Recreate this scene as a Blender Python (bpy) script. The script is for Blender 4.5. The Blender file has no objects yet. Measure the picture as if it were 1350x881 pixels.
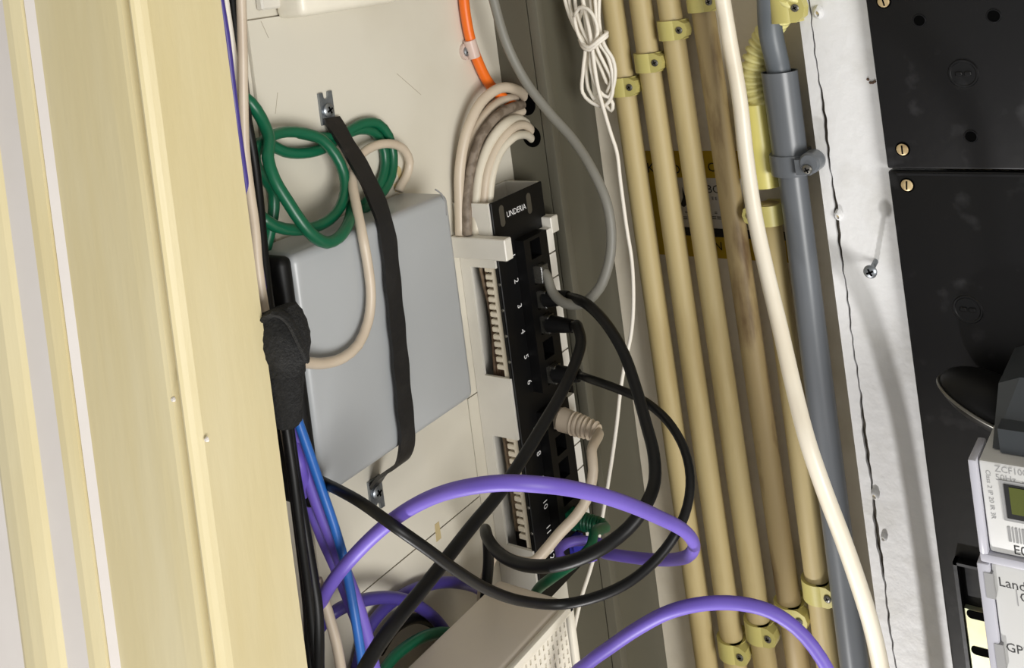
import bpy, bmesh, math, random
from mathutils import Vector, Matrix, Quaternion
random.seed(7)
D = bpy.data
S = bpy.context.scene
COL = S.collection

# ------------------------------------------------------------------ camera
F_PX, CU, CV = 1350.0, 675.0, -45.0          # focal length and principal point in pixels of the 1350x881 frame
ROLL, YAW = math.atan(.13), math.radians(35.5)
CAM = Vector((0, 0, 1.5))
cr, sr, cyw, syw = math.cos(ROLL), math.sin(ROLL), math.cos(YAW), math.sin(YAW)
fwd = Vector((-syw, cyw, 0)); rgt = Vector((cyw, syw, 0)); upv = Vector((0, 0, 1))
cam_x, cam_y = rgt*cr + upv*(-sr), rgt*sr + upv*cr
M = Matrix.Identity(4)
for i in range(3):
    M[i][0] = cam_x[i]; M[i][1] = cam_y[i]; M[i][2] = -fwd[i]; M[i][3] = CAM[i]
cd = D.cameras.new('camera'); cam = D.objects.new('camera', cd); COL.objects.link(cam)
cam.matrix_world = M
cd.sensor_fit = 'HORIZONTAL'; cd.sensor_width = 36.0; cd.lens = 36.0*F_PX/1350.0
cd.shift_x = 0.0; cd.shift_y = -(440.5-CV)/1350.0
cd.clip_start = .01; cd.clip_end = 50
S.camera = cam

# ------------------------------------------------------------------ light, world, exposure
S.view_settings.view_transform = 'Standard'; S.view_settings.look = 'None'
S.view_settings.exposure = 0.0; S.view_settings.gamma = 1.0; S.view_settings.use_curve_mapping = False
w = D.worlds.new('world'); S.world = w; w.use_nodes = True
w.node_tree.nodes['Background'].inputs[0].default_value = (1.0, .985, .95, 1)
w.node_tree.nodes['Background'].inputs[1].default_value = .43
def area(name, loc, target, size, energy, color):
    l = D.lights.new(name, 'AREA'); l.shape = 'DISK'; l.size = size; l.energy = energy; l.color = color
    o = D.objects.new(name, l); COL.objects.link(o); o.location = loc
    o.rotation_euler = (Vector(target)-Vector(loc)).to_track_quat('-Z', 'Y').to_euler()
    return o
area('work_lamp_on_floor', (-.40, -.03, .35), (-.22, .55, 1.25), .05, 8.6, (1.0, .98, .97))
area('hall_fill', (1.30, -.60, 1.10), (-.35, .45, 1.25), .9, 31, (1.0, .985, .955))  # broad soft fill added from the hall side to lift the left board

# ------------------------------------------------------------------ geometry of the view (pixel ray -> real plane)
def ray(u, v):
    a = u-CU; b = v-CV
    xr = a*cr-b*sr; up = -a*sr-b*cr
    return Vector((xr*cyw-F_PX*syw, xr*syw+F_PX*cyw, up))
def PX(u, v, X): d = ray(u, v); return CAM+d*(X/d.x)
def PY(u, v, Y): d = ray(u, v); return CAM+d*(Y/d.y)
def PZ(u, v, Z): d = ray(u, v); return CAM+d*((Z-CAM.z)/d.z)
def PD(u, v, dep): return CAM+ray(u, v)*(dep/F_PX)

# ------------------------------------------------------------------ materials
def lin(c): return tuple(((x/255)/12.92 if x/255 <= .04045 else ((x/255+.055)/1.055)**2.4) for x in c)
MATS = {}
def mat(name, rgb, rough=.5, var=None, vscale=30, vlo=.45, vhi=.7, bump=0, bscale=200, metal=0, spec=.5, alpha=None, stretch=None, trans=0, coat=0):
    m = D.materials.new(name); m.use_nodes = True; nt = m.node_tree; N = nt.nodes; L = nt.links
    b = N['Principled BSDF']; c = lin(rgb)+(1,)
    b.inputs['Base Color'].default_value = c
    b.inputs['Roughness'].default_value = rough; b.inputs['Metallic'].default_value = metal
    b.inputs['Specular IOR Level'].default_value = spec
    if trans: b.inputs['Transmission Weight'].default_value = trans; b.inputs['IOR'].default_value = 1.45
    if coat: b.inputs['Coat Weight'].default_value = coat
    tc = N.new('ShaderNodeTexCoord'); mp = N.new('ShaderNodeMapping'); L.new(tc.outputs['Object'], mp.inputs[0])
    if stretch: mp.inputs['Scale'].default_value = stretch
    nz = N.new('ShaderNodeTexNoise'); nz.inputs['Scale'].default_value = vscale; nz.inputs['Detail'].default_value = 5
    L.new(mp.outputs[0], nz.inputs['Vector'])
    rp = N.new('ShaderNodeValToRGB'); rp.color_ramp.elements[0].position = vlo; rp.color_ramp.elements[1].position = vhi
    v = lin(var)+(1,) if var else tuple(min(1, x*.93) for x in c[:3])+(1,)
    rp.color_ramp.elements[0].color = c; rp.color_ramp.elements[1].color = v
    L.new(nz.outputs['Fac'], rp.inputs[0]); L.new(rp.outputs[0], b.inputs['Base Color'])
    if bump:
        n2 = N.new('ShaderNodeTexNoise'); n2.inputs['Scale'].default_value = bscale; n2.inputs['Detail'].default_value = 3
        L.new(mp.outputs[0], n2.inputs['Vector'])
        bp = N.new('ShaderNodeBump'); bp.inputs['Strength'].default_value = bump; bp.inputs['Distance'].default_value = .002
        L.new(n2.outputs['Fac'], bp.inputs['Height']); L.new(bp.outputs[0], b.inputs['Normal'])
    MATS[name] = m; return m
mat('board_white', (216, 211, 197), .45, (205, 199, 183), 9, .4, .7, .05, 60)
mat('wall_cream', (232, 223, 204), .8, (212, 201, 178), 25, .45, .75, .25, 150)
mat('cream_paint', (217, 205, 165), .45, (211, 197, 152), 6, .4, .65, .10, 40, stretch=(6, 6, 1))
mat('white_chip_cool_light', (224, 218, 213), .45, (216, 209, 203), 8, .4, .7, .10, 60)  # cooler light on the jamb facets put into the colour; also the chips
mat('beam_paint', (217, 217, 217), .5, (203, 202, 199), 40, .5, .75, .22, 160)
mat('dark_gap', (70, 64, 55), .9)
mat('floor_tile', (120, 110, 100), .7)
mat('trunk_grey', (92, 89, 76), .5, (87, 84, 72), 12, .4, .7)
mat('trunk_lip', (98, 95, 83), .45)
mat('black_hole', (3, 3, 3), .9, spec=.05)
mat('pipe_yellow', (188, 170, 122), .55, (168, 146, 96), 22, .52, .78, .05, 60, stretch=(3, 3, .5))
mat('pipe_dirty', (166, 146, 104), .55, (104, 80, 50), 28, .52, .72, .08, 60, stretch=(3, 3, .7))
mat('saddle_yellow', (200, 190, 116), .4)
mat('sleeve_yellow', (224, 213, 124), .35)
mat('flex_yellow', (228, 220, 150), .4)
mat('grey_pvc', (104, 108, 113), .32, (96, 100, 105), 10, .4, .7)
mat('grey_rubber', (98, 104, 110), .38)
mat('screw_grey', (120, 118, 112), .35, metal=.8)
mat('zinc', (150, 155, 160), .35, (120, 125, 130), 120, .4, .7, metal=.85)
mat('brass', (196, 174, 132), .4, (140, 115, 75), 150, .45, .7, metal=.35)
mat('zinc_yellow', (196, 184, 146), .35, (178, 190, 160), 60, .4, .65, metal=.5)
mat('bakelite', (10, 10, 12), .38, (58, 58, 60), 55, .60, .90, .05, 120, spec=.35)
mat('black_plastic', (7, 7, 8), .5, spec=.3)
mat('black_soft', (10, 10, 11), .6, spec=.3)
mat('black_cable', (11, 11, 11), .45, spec=.3)
mat('black_velcro', (20, 20, 20), .95, (34, 34, 34), 500, .4, .7, .8, 900)
mat('strap_black', (22, 21, 21), .45, (34, 33, 32), 80, .5, .8, .25, 120)
mat('purple', (112, 92, 190), .5, (100, 80, 176), 20, .4, .7)
mat('purple_dark', (70, 58, 140), .4)
mat('blue', (40, 100, 180), .35)
mat('blue_boot', (60, 58, 170), .4)
mat('green', (14, 96, 66), .35, (10, 84, 56), 20, .4, .7)
mat('orange', (238, 112, 26), .4)
mat('beige_cable', (206, 192, 172), .4, (196, 180, 160), 30, .4, .7)
mat('white_cable', (240, 232, 214), .35, (226, 214, 190), 14, .45, .75)
mat('grey_cable', (128, 126, 118), .5)
mat('taupe_cable', (135, 122, 108), .6, (105, 92, 78), 160, .45, .6)
mat('light_cable', (214, 206, 188), .45)
mat('cord_white', (240, 234, 222), .5)
mat('box_grey', (172, 175, 177), .32, (165, 168, 170), 7, .4, .7)
mat('router_white', (226, 216, 200), .4, (219, 208, 192), 10, .4, .7)
mat('router_trim', (242, 236, 220), .35)
mat('panel_white', (222, 218, 208), .4)
mat('label_white', (235, 232, 224), .5)
mat('comb_ivory', (222, 212, 192), .5)
mat('wire_brown', (92, 68, 50), .6, (150, 130, 105), 40, .45, .6, stretch=(1, 1, .2))
mat('clear_plastic', (96, 94, 88), .15, trans=.6)
mat('clear_pink', (236, 214, 202), .25, trans=.25)
mat('print_white', (235, 235, 235), .6)
mat('print_black', (20, 20, 20), .6)
mat('print_grey', (140, 140, 140), .6)
mat('sticker_yellow', (190, 158, 32), .5)
mat('sticker_white', (205, 200, 190), .5)
mat('meter_white', (207, 207, 205), .4)
mat('meter_edge', (205, 205, 215), .2, trans=.2)
mat('lcd', (78, 84, 34), .2)
mat('hood_grey', (62, 66, 70), .4)
mat('scratch_grey', (165, 155, 138), .8)
mat('stain_brown', (190, 172, 128), .8)

# ------------------------------------------------------------------ object helpers
WLOC = {}
def reg(o, loc): WLOC[o.name] = Vector(loc); return o
def tag(o, label=None, cat=None, group=None, kind=None):
    if label: o['label'] = label
    if cat: o['category'] = cat
    if group: o['group'] = group
    if kind: o['kind'] = kind
    return o
def thing(name, loc, label, cat, group=None):
    o = D.objects.new(name, None); COL.objects.link(o); o.location = loc; o.empty_display_size = .02
    reg(o, loc); return tag(o, label, cat, group)
def finish(name, verts, faces, m, parent=None, smooth=False, mats=None, fm=None, kind=None):
    vs = [Vector(v) for v in verts]
    if parent is None:
        xs = [v.x for v in vs]; ys = [v.y for v in vs]; zs = [v.z for v in vs]
        base = Vector(((min(xs)+max(xs))/2, (min(ys)+max(ys))/2, min(zs)))
    else: base = WLOC[parent.name]
    me = D.meshes.new(name); me.from_pydata([tuple(v-base) for v in vs], [], faces)
    for mm in (mats or [m]): me.materials.append(MATS[mm])
    if fm:
        for i, p in enumerate(me.polygons): p.material_index = fm[i]
    bm = bmesh.new(); bm.from_mesh(me); bmesh.ops.recalc_face_normals(bm, faces=bm.faces); bm.to_mesh(me); bm.free()
    if smooth:
        for p in me.polygons: p.use_smooth = True
        if smooth != 'all':
            me.set_sharp_from_angle(angle=math.radians(38))
    o = D.objects.new(name, me); COL.objects.link(o)
    if parent is None: o.location = base
    else: o.parent = parent
    reg(o, base)
    if kind: o['kind'] = kind
    return o
class MB:
    def __init__(s): s.v = []; s.f = []
    def add(s, vs, fs):
        n = len(s.v); s.v += [Vector(v) for v in vs]; s.f += [[i+n for i in f] for f in fs]; return s
    def box(s, x0, x1, y0, y1, z0, z1, mtx=None):
        vs = [Vector(p) for p in ((x0,y0,z0),(x1,y0,z0),(x1,y1,z0),(x0,y1,z0),(x0,y0,z1),(x1,y0,z1),(x1,y1,z1),(x0,y1,z1))]
        if mtx: vs = [mtx @ v for v in vs]
        return s.add(vs, [(0,3,2,1),(4,5,6,7),(0,1,5,4),(1,2,6,5),(2,3,7,6),(3,0,4,7)])
    def rbox(s, x0, x1, y0, y1, z0, z1, r=.002, seg=2, mtx=None):
        bm = bmesh.new(); bmesh.ops.create_cube(bm, size=1)
        for v in bm.verts: v.co = Vector((x0+(v.co.x+.5)*(x1-x0), y0+(v.co.y+.5)*(y1-y0), z0+(v.co.z+.5)*(z1-z0)))
        bmesh.ops.bevel(bm, geom=bm.edges[:]+bm.verts[:], offset=r, segments=seg, affect='EDGES', profile=.5)
        bm.verts.index_update()
        vs = [v.co.copy() for v in bm.verts]
        if mtx: vs = [mtx @ v for v in vs]
        s.add(vs, [[v.index for v in f.verts] for f in bm.faces]); bm.free(); return s
    def prism(s, poly, ax, lo, hi):        # poly in the two other axes, extruded along axis ax
        n = len(poly)
        def mk(p, q, h): return {'x': (h, p, q), 'y': (p, h, q), 'z': (p, q, h)}[ax]
        vs = [mk(p, q, lo) for p, q in poly]+[mk(p, q, hi) for p, q in poly]
        fs = [list(range(n))[::-1], list(range(n, 2*n))]+[(i, (i+1) % n, n+(i+1) % n, n+i) for i in range(n)]
        return s.add(vs, fs)
    def cyl(s, p0, p1, r0, r1=None, n=20, cap=True):
        r1 = r0 if r1 is None else r1
        p0 = Vector(p0); p1 = Vector(p1); d = (p1-p0).normalized(); q = d.to_track_quat('Z', 'Y')
        vs = []
        for p, r in ((p0, r0), (p1, r1)):
            for i in range(n):
                a = 2*math.pi*i/n; vs.append(p+q @ Vector((r*math.cos(a), r*math.sin(a), 0)))
        fs = [(i, (i+1) % n, n+(i+1) % n, n+i) for i in range(n)]
        if cap: fs += [list(range(n))[::-1], list(range(n, 2*n))]
        return s.add(vs, fs)
    def lathe(s, p0, axis, prof, n=24):    # prof: list of (distance along axis, radius)
        p0 = Vector(p0); q = Vector(axis).normalized().to_track_quat('Z', 'Y'); vs = []; fs = []
        for h, r in prof:
            for i in range(n):
                a = 2*math.pi*i/n; vs.append(p0+q @ Vector((max(r, 1e-5)*math.cos(a), max(r, 1e-5)*math.sin(a), h)))
        for k in range(len(prof)-1):
            for i in range(n): fs.append((k*n+i, k*n+(i+1) % n, (k+1)*n+(i+1) % n, (k+1)*n+i))
        fs += [list(range(n))[::-1], list(range((len(prof)-1)*n, len(prof)*n))]
        return s.add(vs, fs)
    def sweep(s, pts, r, n=14, rf=None, sx=1, sy=1, ref=None):
        pts = [Vector(p) for p in pts]; m = len(pts); vs = []; fs = []
        T = [(pts[min(i+1, m-1)]-pts[max(i-1, 0)]).normalized() for i in range(m)]
        u = ref.copy() if ref else (Vector((0, 0, 1)) if abs(T[0].z) < .9 else Vector((1, 0, 0)))
        for i in range(m):
            u = (ref.copy() if ref else u); u = (u-T[i]*u.dot(T[i])).normalized(); wv = T[i].cross(u)
            rr = rf(i/(m-1)) if rf else r
            for k in range(n):
                a = 2*math.pi*k/n; vs.append(pts[i]+u*(rr*sx*math.cos(a))+wv*(rr*sy*math.sin(a)))
        for i in range(m-1):
            for k in range(n): fs.append((i*n+k, i*n+(k+1) % n, (i+1)*n+(k+1) % n, (i+1)*n+k))
        fs += [list(range(n))[::-1], list(range((m-1)*n, m*n))]
        return s.add(vs, fs)
    def build(s, name, m, parent=None, smooth=False, **k): return finish(name, s.v, s.f, m, parent, smooth, **k)
def spline(pts, step=.004):
    P = [Vector(p) for p in pts]; P = [P[0]*2-P[1]]+P+[P[-1]*2-P[-2]]; out = []
    for i in range(1, len(P)-2):
        p0, p1, p2, p3 = P[i-1:i+3]; n = max(2, int((p2-p1).length/step))
        # centripetal Catmull-Rom
        t0 = 0; t1 = t0+max(1e-5, (p1-p0).length**.5); t2 = t1+max(1e-5, (p2-p1).length**.5); t3 = t2+max(1e-5, (p3-p2).length**.5)
        for k in range(n):
            t = t1+(t2-t1)*k/n
            a1 = p0*((t1-t)/(t1-t0))+p1*((t-t0)/(t1-t0)); a2 = p1*((t2-t)/(t2-t1))+p2*((t-t1)/(t2-t1)); a3 = p2*((t3-t)/(t3-t2))+p3*((t-t2)/(t3-t2))
            b1 = a1*((t2-t)/(t2-t0))+a2*((t-t0)/(t2-t0)); b2 = a2*((t3-t)/(t3-t1))+a3*((t-t1)/(t3-t1))
            out.append(b1*((t2-t)/(t2-t1))+b2*((t-t1)/(t2-t1)))
    out.append(P[-2]); return out
def pts3(seq):
    """(u, v, depth) | (u, v, 'x', X) | (u, v, 'y', Y) | Vector -> points in the room"""
    out = []
    for q in seq:
        if isinstance(q, Vector): out.append(q)
        elif len(q) == 3: out.append(PD(*q))
        elif q[2] == 'x': out.append(PX(q[0], q[1], q[3]))
        elif q[2] == 'y': out.append(PY(q[0], q[1], q[3]))
        else: out.append(PZ(q[0], q[1], q[3]))
    return out
def cable(name, seq, r, m, parent=None, label=None, cat='cable', group=None, n=14, step=.004):
    P3 = pts3(seq)                              # cables that leave the view go on up or down the cupboard
    def beyond(q, p):
        if isinstance(q, Vector): return []
        if q[1] <= -30: return [p+Vector((0, 0, .10)), p+Vector((0, 0, .45))]
        if q[1] >= 900: return [p+Vector((0, 0, -.06))]
        return []
    P3 = beyond(seq[0], P3[0])[::-1]+P3+beyond(seq[-1], P3[-1])
    mb = MB().sweep(spline(P3, step), r, n)
    o = mb.build(name, m, parent, 'all')
    if parent is None: tag(o, label, cat, group)
    return o
def text(body, size, origin, xd, yd, m, parent, name='lettering', align='CENTER', sx=1.0, depth=.00012):
    cu = D.curves.new(name, 'FONT'); cu.body = body; cu.size = size; cu.align_x = align; cu.align_y = 'CENTER'; cu.resolution_u = 2
    t = D.objects.new(name+'_tmp', cu); COL.objects.link(t); bpy.context.view_layer.update()
    me = D.meshes.new_from_object(t.evaluated_get(bpy.context.evaluated_depsgraph_get()))
    xd = Vector(xd).normalized(); yd = Vector(yd).normalized(); nd = xd.cross(yd)
    vs = [Vector(origin)+xd*(v.co.x*sx)+yd*v.co.y+nd*depth for v in me.vertices]; fs = [list(p.vertices) for p in me.polygons]
    D.objects.remove(t); D.curves.remove(cu); D.meshes.remove(me)
    return finish(name, vs, fs, m, parent)
def screw_head(center, normal, r, m, parent, name='screw', h=.0015, cross=True, slot_m='black_hole', ang=.4):
    n = Vector(normal).normalized()
    o = MB().lathe(center, n, [(0, r), (h*.5, r), (h*.9, r*.75), (h, r*.3)], 16).build(name, m, parent, True)
    q = n.to_track_quat('Z', 'Y'); mb = MB()
    for a in ((ang, ang+math.pi/2) if cross else (ang,)):
        mtx = Matrix.Translation(Vector(center)+n*h*.55) @ q.to_matrix().to_4x4() @ Matrix.Rotation(a, 4, 'Z')
        mb.box(-r*.75 if not cross else -r*.55, r*.75 if not cross else r*.55, -r*.13, r*.13, 0, h*.55, mtx)
    mb.build('slot', slot_m, o if parent is not None and parent.parent is None else parent)
    return o

# ------------------------------------------------------------------ the setting
XL, YB = -.416, .61
def struct(o): o['kind'] = 'structure'; return o
ZL, ZH = 0.0, 2.30
struct(MB().box(-1.2, .9, -.9, YB+.02, -.04, 0).build('floor', 'floor_tile'))
struct(MB().box(-.45, .65, .29, YB+.02, ZH, ZH+.04).build('ceiling', 'board_white'))
struct(MB().box(XL-.03, .65, YB, YB+.03, ZL, ZH).build('wall_back', 'wall_cream'))
struct(MB().box(.62, .65, .25, YB, ZL, ZH).build('wall_right', 'wall_cream'))
wl = struct(MB().box(XL-.03, XL-.0035, .2866, YB, ZL, ZH).build('wall_left', 'wall_cream'))
def lpanel(poly, m='board_white', x1=XL):
    return MB().prism(poly, 'x', XL-.0033, x1).build('board_panel', m, wl)
lpanel([(.346, 1.1795), (.4768, 1.1795), (.4768, 1.2395), (.5545, 1.2395), (.5545, 1.4895), (.346, 1.4895)])
lpanel([(.4776, .4), (.5545, .4), (.5545, 1.2388), (.4776, 1.2388)])
lpanel([(.292, .4), (.4768, .4), (.4768, 1.1787), (.292, 1.1787)])
lpanel([(.30, 1.1795), (.3452, 1.1795), (.3452, 1.4895), (.30, 1.4895)], x1=XL-.0016)
lpanel([(.30, 1.4903), (.5545, 1.4903), (.5545, 2.1), (.30, 2.1)], x1=XL-.0016)
g = PX(577, 701, XL)
MB().prism([(g.y-.0022, g.z-.005), (g.y+.0022, g.z-.005), (g.y+.002, g.z+.005), (g.y-.0018, g.z+.005)], 'x', XL-.0002, XL+.0002).build('glue_mark', 'stain_brown', wl)
for u, v, a_, b_ in ((526, 228, .003, .006), (523, 246, .004, .004)):
    g = PX(u, v, XL); MB().prism([(g.y+a_*(.5+.5*random.random())*math.cos(k*.785), g.z+b_*(.5+.5*random.random())*math.sin(k*.785)) for k in range(8)], 'x', XL-.0002, XL+.0004).build('glue_mark', 'stain_brown', wl)
for u0, v0, u1, v1 in ((523, 97, 555, 125), (363, 150, 366, 122), (344, 28, 354, 50)):
    a = PX(u0, v0, XL+.00003); b = PX(u1, v1, XL+.00003)
    MB().cyl(a, b, .00016, n=6).build('scratch', 'scratch_grey', wl)

# door frame: one upright moulded profile seen from inside, right edge on the left of the picture
prof = [  # (x, y, tone of the strip from here)
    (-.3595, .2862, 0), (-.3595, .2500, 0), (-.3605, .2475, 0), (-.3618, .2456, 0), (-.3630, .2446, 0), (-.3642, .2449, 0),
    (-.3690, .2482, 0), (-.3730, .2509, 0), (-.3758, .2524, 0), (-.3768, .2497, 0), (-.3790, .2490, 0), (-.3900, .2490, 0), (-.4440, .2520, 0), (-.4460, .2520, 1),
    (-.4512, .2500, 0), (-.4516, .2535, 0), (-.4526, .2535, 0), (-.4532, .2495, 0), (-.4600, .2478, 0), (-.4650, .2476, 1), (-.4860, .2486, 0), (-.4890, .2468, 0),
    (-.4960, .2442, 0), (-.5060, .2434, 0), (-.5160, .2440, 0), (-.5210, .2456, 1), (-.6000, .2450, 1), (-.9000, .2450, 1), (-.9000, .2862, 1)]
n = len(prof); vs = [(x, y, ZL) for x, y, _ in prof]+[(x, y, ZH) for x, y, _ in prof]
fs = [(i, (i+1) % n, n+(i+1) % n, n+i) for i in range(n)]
jamb = struct(finish('trim_1', vs, fs, None, mats=['cream_paint', 'white_chip_cool_light'], fm=[p[2] for p in prof]))
jamb['label'] = 'cream painted moulded door frame along the left of the cupboard'
for u, v in ((272, 580), (228, 527)):
    c = PY(u, v, .2495); MB().lathe(c, (0, -1, 0), [(-.0005, .0012), (.0005, .0007)], 7).build('paint_chip', 'white_chip_cool_light', jamb)

# white painted upright batten with its open crack
def crack_x(z): return -.2096+.00018*math.sin(z*37)+.0003*math.sin(z*113+1)+.00022*math.sin(z*391)+.00018*math.sin(z*733+2)
zs = [ZL+(ZH-ZL)*i/1600 for i in range(1601)]
mb = MB()
def strip(fl, fr):
    vs = []; fs = []
    for z in zs: vs += [(fl(z), YB-.0005, z), (fl(z), .585, z), (fr(z), .585, z), (fr(z), YB-.0005, z)]
    for i in range(len(zs)-1):
        for k in range(4): fs.append((4*i+k, 4*i+(k+1) % 4, 4*i+4+(k+1) % 4, 4*i+4+k))
    fs += [(0, 1, 2, 3), tuple(4*(len(zs)-1)+k for k in range(4))]
    return vs, fs
wid = lambda z: .0004+.0010*abs(math.sin(z*51))*abs(math.sin(z*17+.6))
batten = struct(finish('trim_2', *strip(lambda z: crack_x(z)+wid(z), lambda z: -.150), 'beam_paint'))
batten['label'] = 'white painted upright timber batten with a long crack beside the grey conduit'
finish('batten_edge', *strip(lambda z: -.2165, lambda z: crack_x(z)-wid(z)), 'beam_paint', batten)
MB().box(-.2125, -.2065, .5875, YB-.001, ZL, ZH).build('crack_filler', 'dark_gap', batten)
for u, v, r in ((1079, 16, .0042), (1106, 283, .0034), (1154, 651, .0034), (1166, 707, .0026)):
    c = PY(u, v, .585); mb = MB()
    prf = [(-.001, r), (.0012, r*.95), (.0024, r*.7), (.0028, r*.45), (.0014, r*.35), (.0012, .0001)]
    o = mb.lathe(c, (-.1, -1, -.3), prf, 9)
    for vv in mb.v: vv.x = c.x+(vv.x-c.x)*.75
    mb.build('paint_lump', 'beam_paint', batten, True)
    MB().lathe(c+Vector((0, -.0012, -.0003)), (-.1, -1, -.3), [(0, r*.34), (.0006, r*.2)], 8).build('nail_hole', 'stain_brown', batten)
c = PY(1149, 105, .585)
for k in range(4):
    MB().lathe(c+Vector((.0012*k-.002, 0, random.uniform(-.002, .002))), (0, -1, 0), [(-.0004, .0011), (.0007, .0006)], 7).build('splinter', 'wire_brown', batten)

# ------------------------------------------------------------------ cable trunking in the corner
XT, YT = -.3796, .5547
tr = thing('cable_trunking', (-.398, .58, .5), 'grey plastic cable trunking standing upright in the corner beside the patch panel', 'trunking')
MB().box(-.4158, XT-.0005, YT, YB-.0003, .5, 2.2).build('body', 'trunk_grey', tr)
MB().box(-.4158, XT-.0082, YT-.0010, YT, .5, 2.2).build('cover', 'trunk_grey', tr)
MB().rbox(XT-.0074, XT, YT-.0014, YT+.006, .5, 2.2, .0006, 2).build('cover_edge', 'trunk_lip', tr, True)
for u, v, r in ((694, 138, .0072), (701, 180, .0072)):
    c = PY(u, v, YT-.0011); MB().lathe(c, (0, -1, 0), [(0, r), (.0003, r)], 24).build('cable_hole', 'black_hole', tr)

# ------------------------------------------------------------------ yellow conduits with their saddles
YP, RP = .595, .0075
pipe_x = [(-.3444, -.3391), (-.3233, -.3178), (-.3030, -.2965), (-.2800, -.2738), (-.2546, -.2536)]   # at z=1.45 and z=1.07 (plane .592)
def pipe_at(i, z):
    a, b = pipe_x[i]; return Vector(((a+(b-a)*(1.45-z)/.38)*YP/.592, YP, z))
plab = ['yellow conduit nearest the grey trunking, first from the left', 'yellow conduit second from the left, with a hairline scratch near the top',
        'yellow conduit third from the left, in the middle of the row', 'stained brownish yellow conduit behind the thick white cable, fourth from the left',
        'yellow conduit furthest right, starting below the pale yellow sleeve']
for i in range(5):
    top = 1.334 if i == 4 else 2.2
    pts = [pipe_at(i, z) for z in ([top, 1.2, 1.0, .5] if i == 4 else [2.2, 1.6, 1.2, 1.0, .5])]
    t = thing('conduit_pipe', pts[-1], plab[i], 'pipe', 'row of yellow conduits on the back wall')
    MB().sweep(spline(pts, .05), RP, 24).build('tube', 'pipe_dirty' if i == 3 else 'pipe_yellow', t, 'all')
def saddle(u, v, i, label, side=1, h=.0125, sc=1.0, at=None):
    c = at if at else pipe_at(i, PY(u, v, YP-.007).z); z0 = c.z-h/2; z1 = c.z+h/2; r = RP+.0022; ri = RP+.0001
    t = thing('pipe_saddle', (c.x, YB-.001, z0), label, 'pipe clip', 'pale yellow conduit saddles')
    # C-shaped band round the pipe, open at the back
    out = []; inn = []
    for k in range(25):
        a = math.radians(-215+250*k/24); out.append((c.x+r*math.cos(a), c.y+r*math.sin(a))); inn.append((c.x+ri*math.cos(a), c.y+ri*math.sin(a)))
    vs = []; fs = []; m = len(out)
    for z in (z0, z1): vs += [(x, y, z) for x, y in out]+[(x, y, z) for x, y in inn]
    for k in range(m-1):
        fs += [(k, k+1, 2*m+k+1, 2*m+k), (m+k, m+k+1, 3*m+k+1, 3*m+k), (k, k+1, m+k+1, m+k), (2*m+k, 2*m+k+1, 3*m+k+1, 3*m+k)]
    fs += [(0, m, 3*m, 2*m), (m-1, 2*m-1, 4*m-1, 3*m-1)]
    b = finish('band', vs, fs, 'saddle_yellow', t, True)
    # lug with the locking screw
    lx = c.x+side*(r-.0015)
    pl = [(lx, c.z-h/2), (lx+side*.0045, c.z-h*.32), (lx+side*.0058, c.z), (lx+side*.0045, c.z+h*.32), (lx, c.z+h/2), (lx-side*.006, c.z+h/2), (lx-side*.006, c.z-h/2)]
    MB().prism(pl, 'y', c.y-.0085, c.y-.0005).build('lug', 'saddle_yellow', t)
    MB().box(c.x-.005, c.x+.005, c.y+RP-.001, YB-.0005, c.z-h*.4, c.z+h*.4).build('foot', 'saddle_yellow', t)
    screw_head((lx+side*.0005, c.y-.0086, c.z), (0, -1, 0), .0023, 'screw_grey', t, h=.0010)
    return t
top_s = [(825, 115), (857, 83), (890, 40), (925, 3)]
ordn = ['first', 'second', 'third', 'fourth']
for i, (u, v) in enumerate(top_s):
    saddle(u, v, i, 'pale yellow saddle near the top of the %s conduit from the left' % ordn[i])
for i, (u, v) in zip((1, 2, 3, 4), ((967, 862), (1003, 838), (1043, 815), (1080, 785))):
    saddle(u, v, i, 'pale yellow saddle near the bottom of the %s conduit from the left' % ('second', 'third', 'fourth', 'fifth')[i-1])
saddle(1013, 285, 4, 'pale yellow saddle just under the pale sleeve, its screw lug on the left', side=-1)
# pale sleeve and corrugated hose above the fifth conduit
z_s0, z_s1 = PY(1018, 251, YP-.01).z, PY(1000, 139, YP-.01).z
sl = thing('conduit_sleeve', pipe_at(4, z_s0), 'bright pale yellow smooth sleeve under the corrugated hose', 'pipe')
MB().lathe(pipe_at(4, z_s0), (0, 0, 1), [(0, RP+.0020), (.0004, RP+.0028), (z_s1-z_s0-.0005, RP+.0026), (z_s1-z_s0, RP+.0018)], 28).build('tube', 'sleeve_yellow', sl, True)
hp = spline(pts3([(1001, 140, 'y', YP), (993, 112, 'y', YP), (995, 82, 'y', YP), (1006, 55, 'y', YP), (1022, 28, 'y', .590), (1036, 8, 'y', .583), (1048, -16, 'y', .578), (1068, -60, 'y', .576)]), .0006)
L_ = sum((hp[i+1]-hp[i]).length for i in range(len(hp)-1))
hose = MB().sweep(hp, 1, 20, rf=lambda t: RP-.0004+.0010*max(-.6, min(.6, math.sin(t*L_/.0047*2*math.pi)))/.6).build('corrugated_hose', 'flex_yellow', None, 'all')
tag(hose, 'ribbed pale yellow corrugated hose curving up behind the grey cable', 'hose')
c = PY(1036, 10, .583); saddle(0, 0, 4, 'pale yellow saddle holding the corrugated hose at the top edge', at=c, h=.017)

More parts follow.
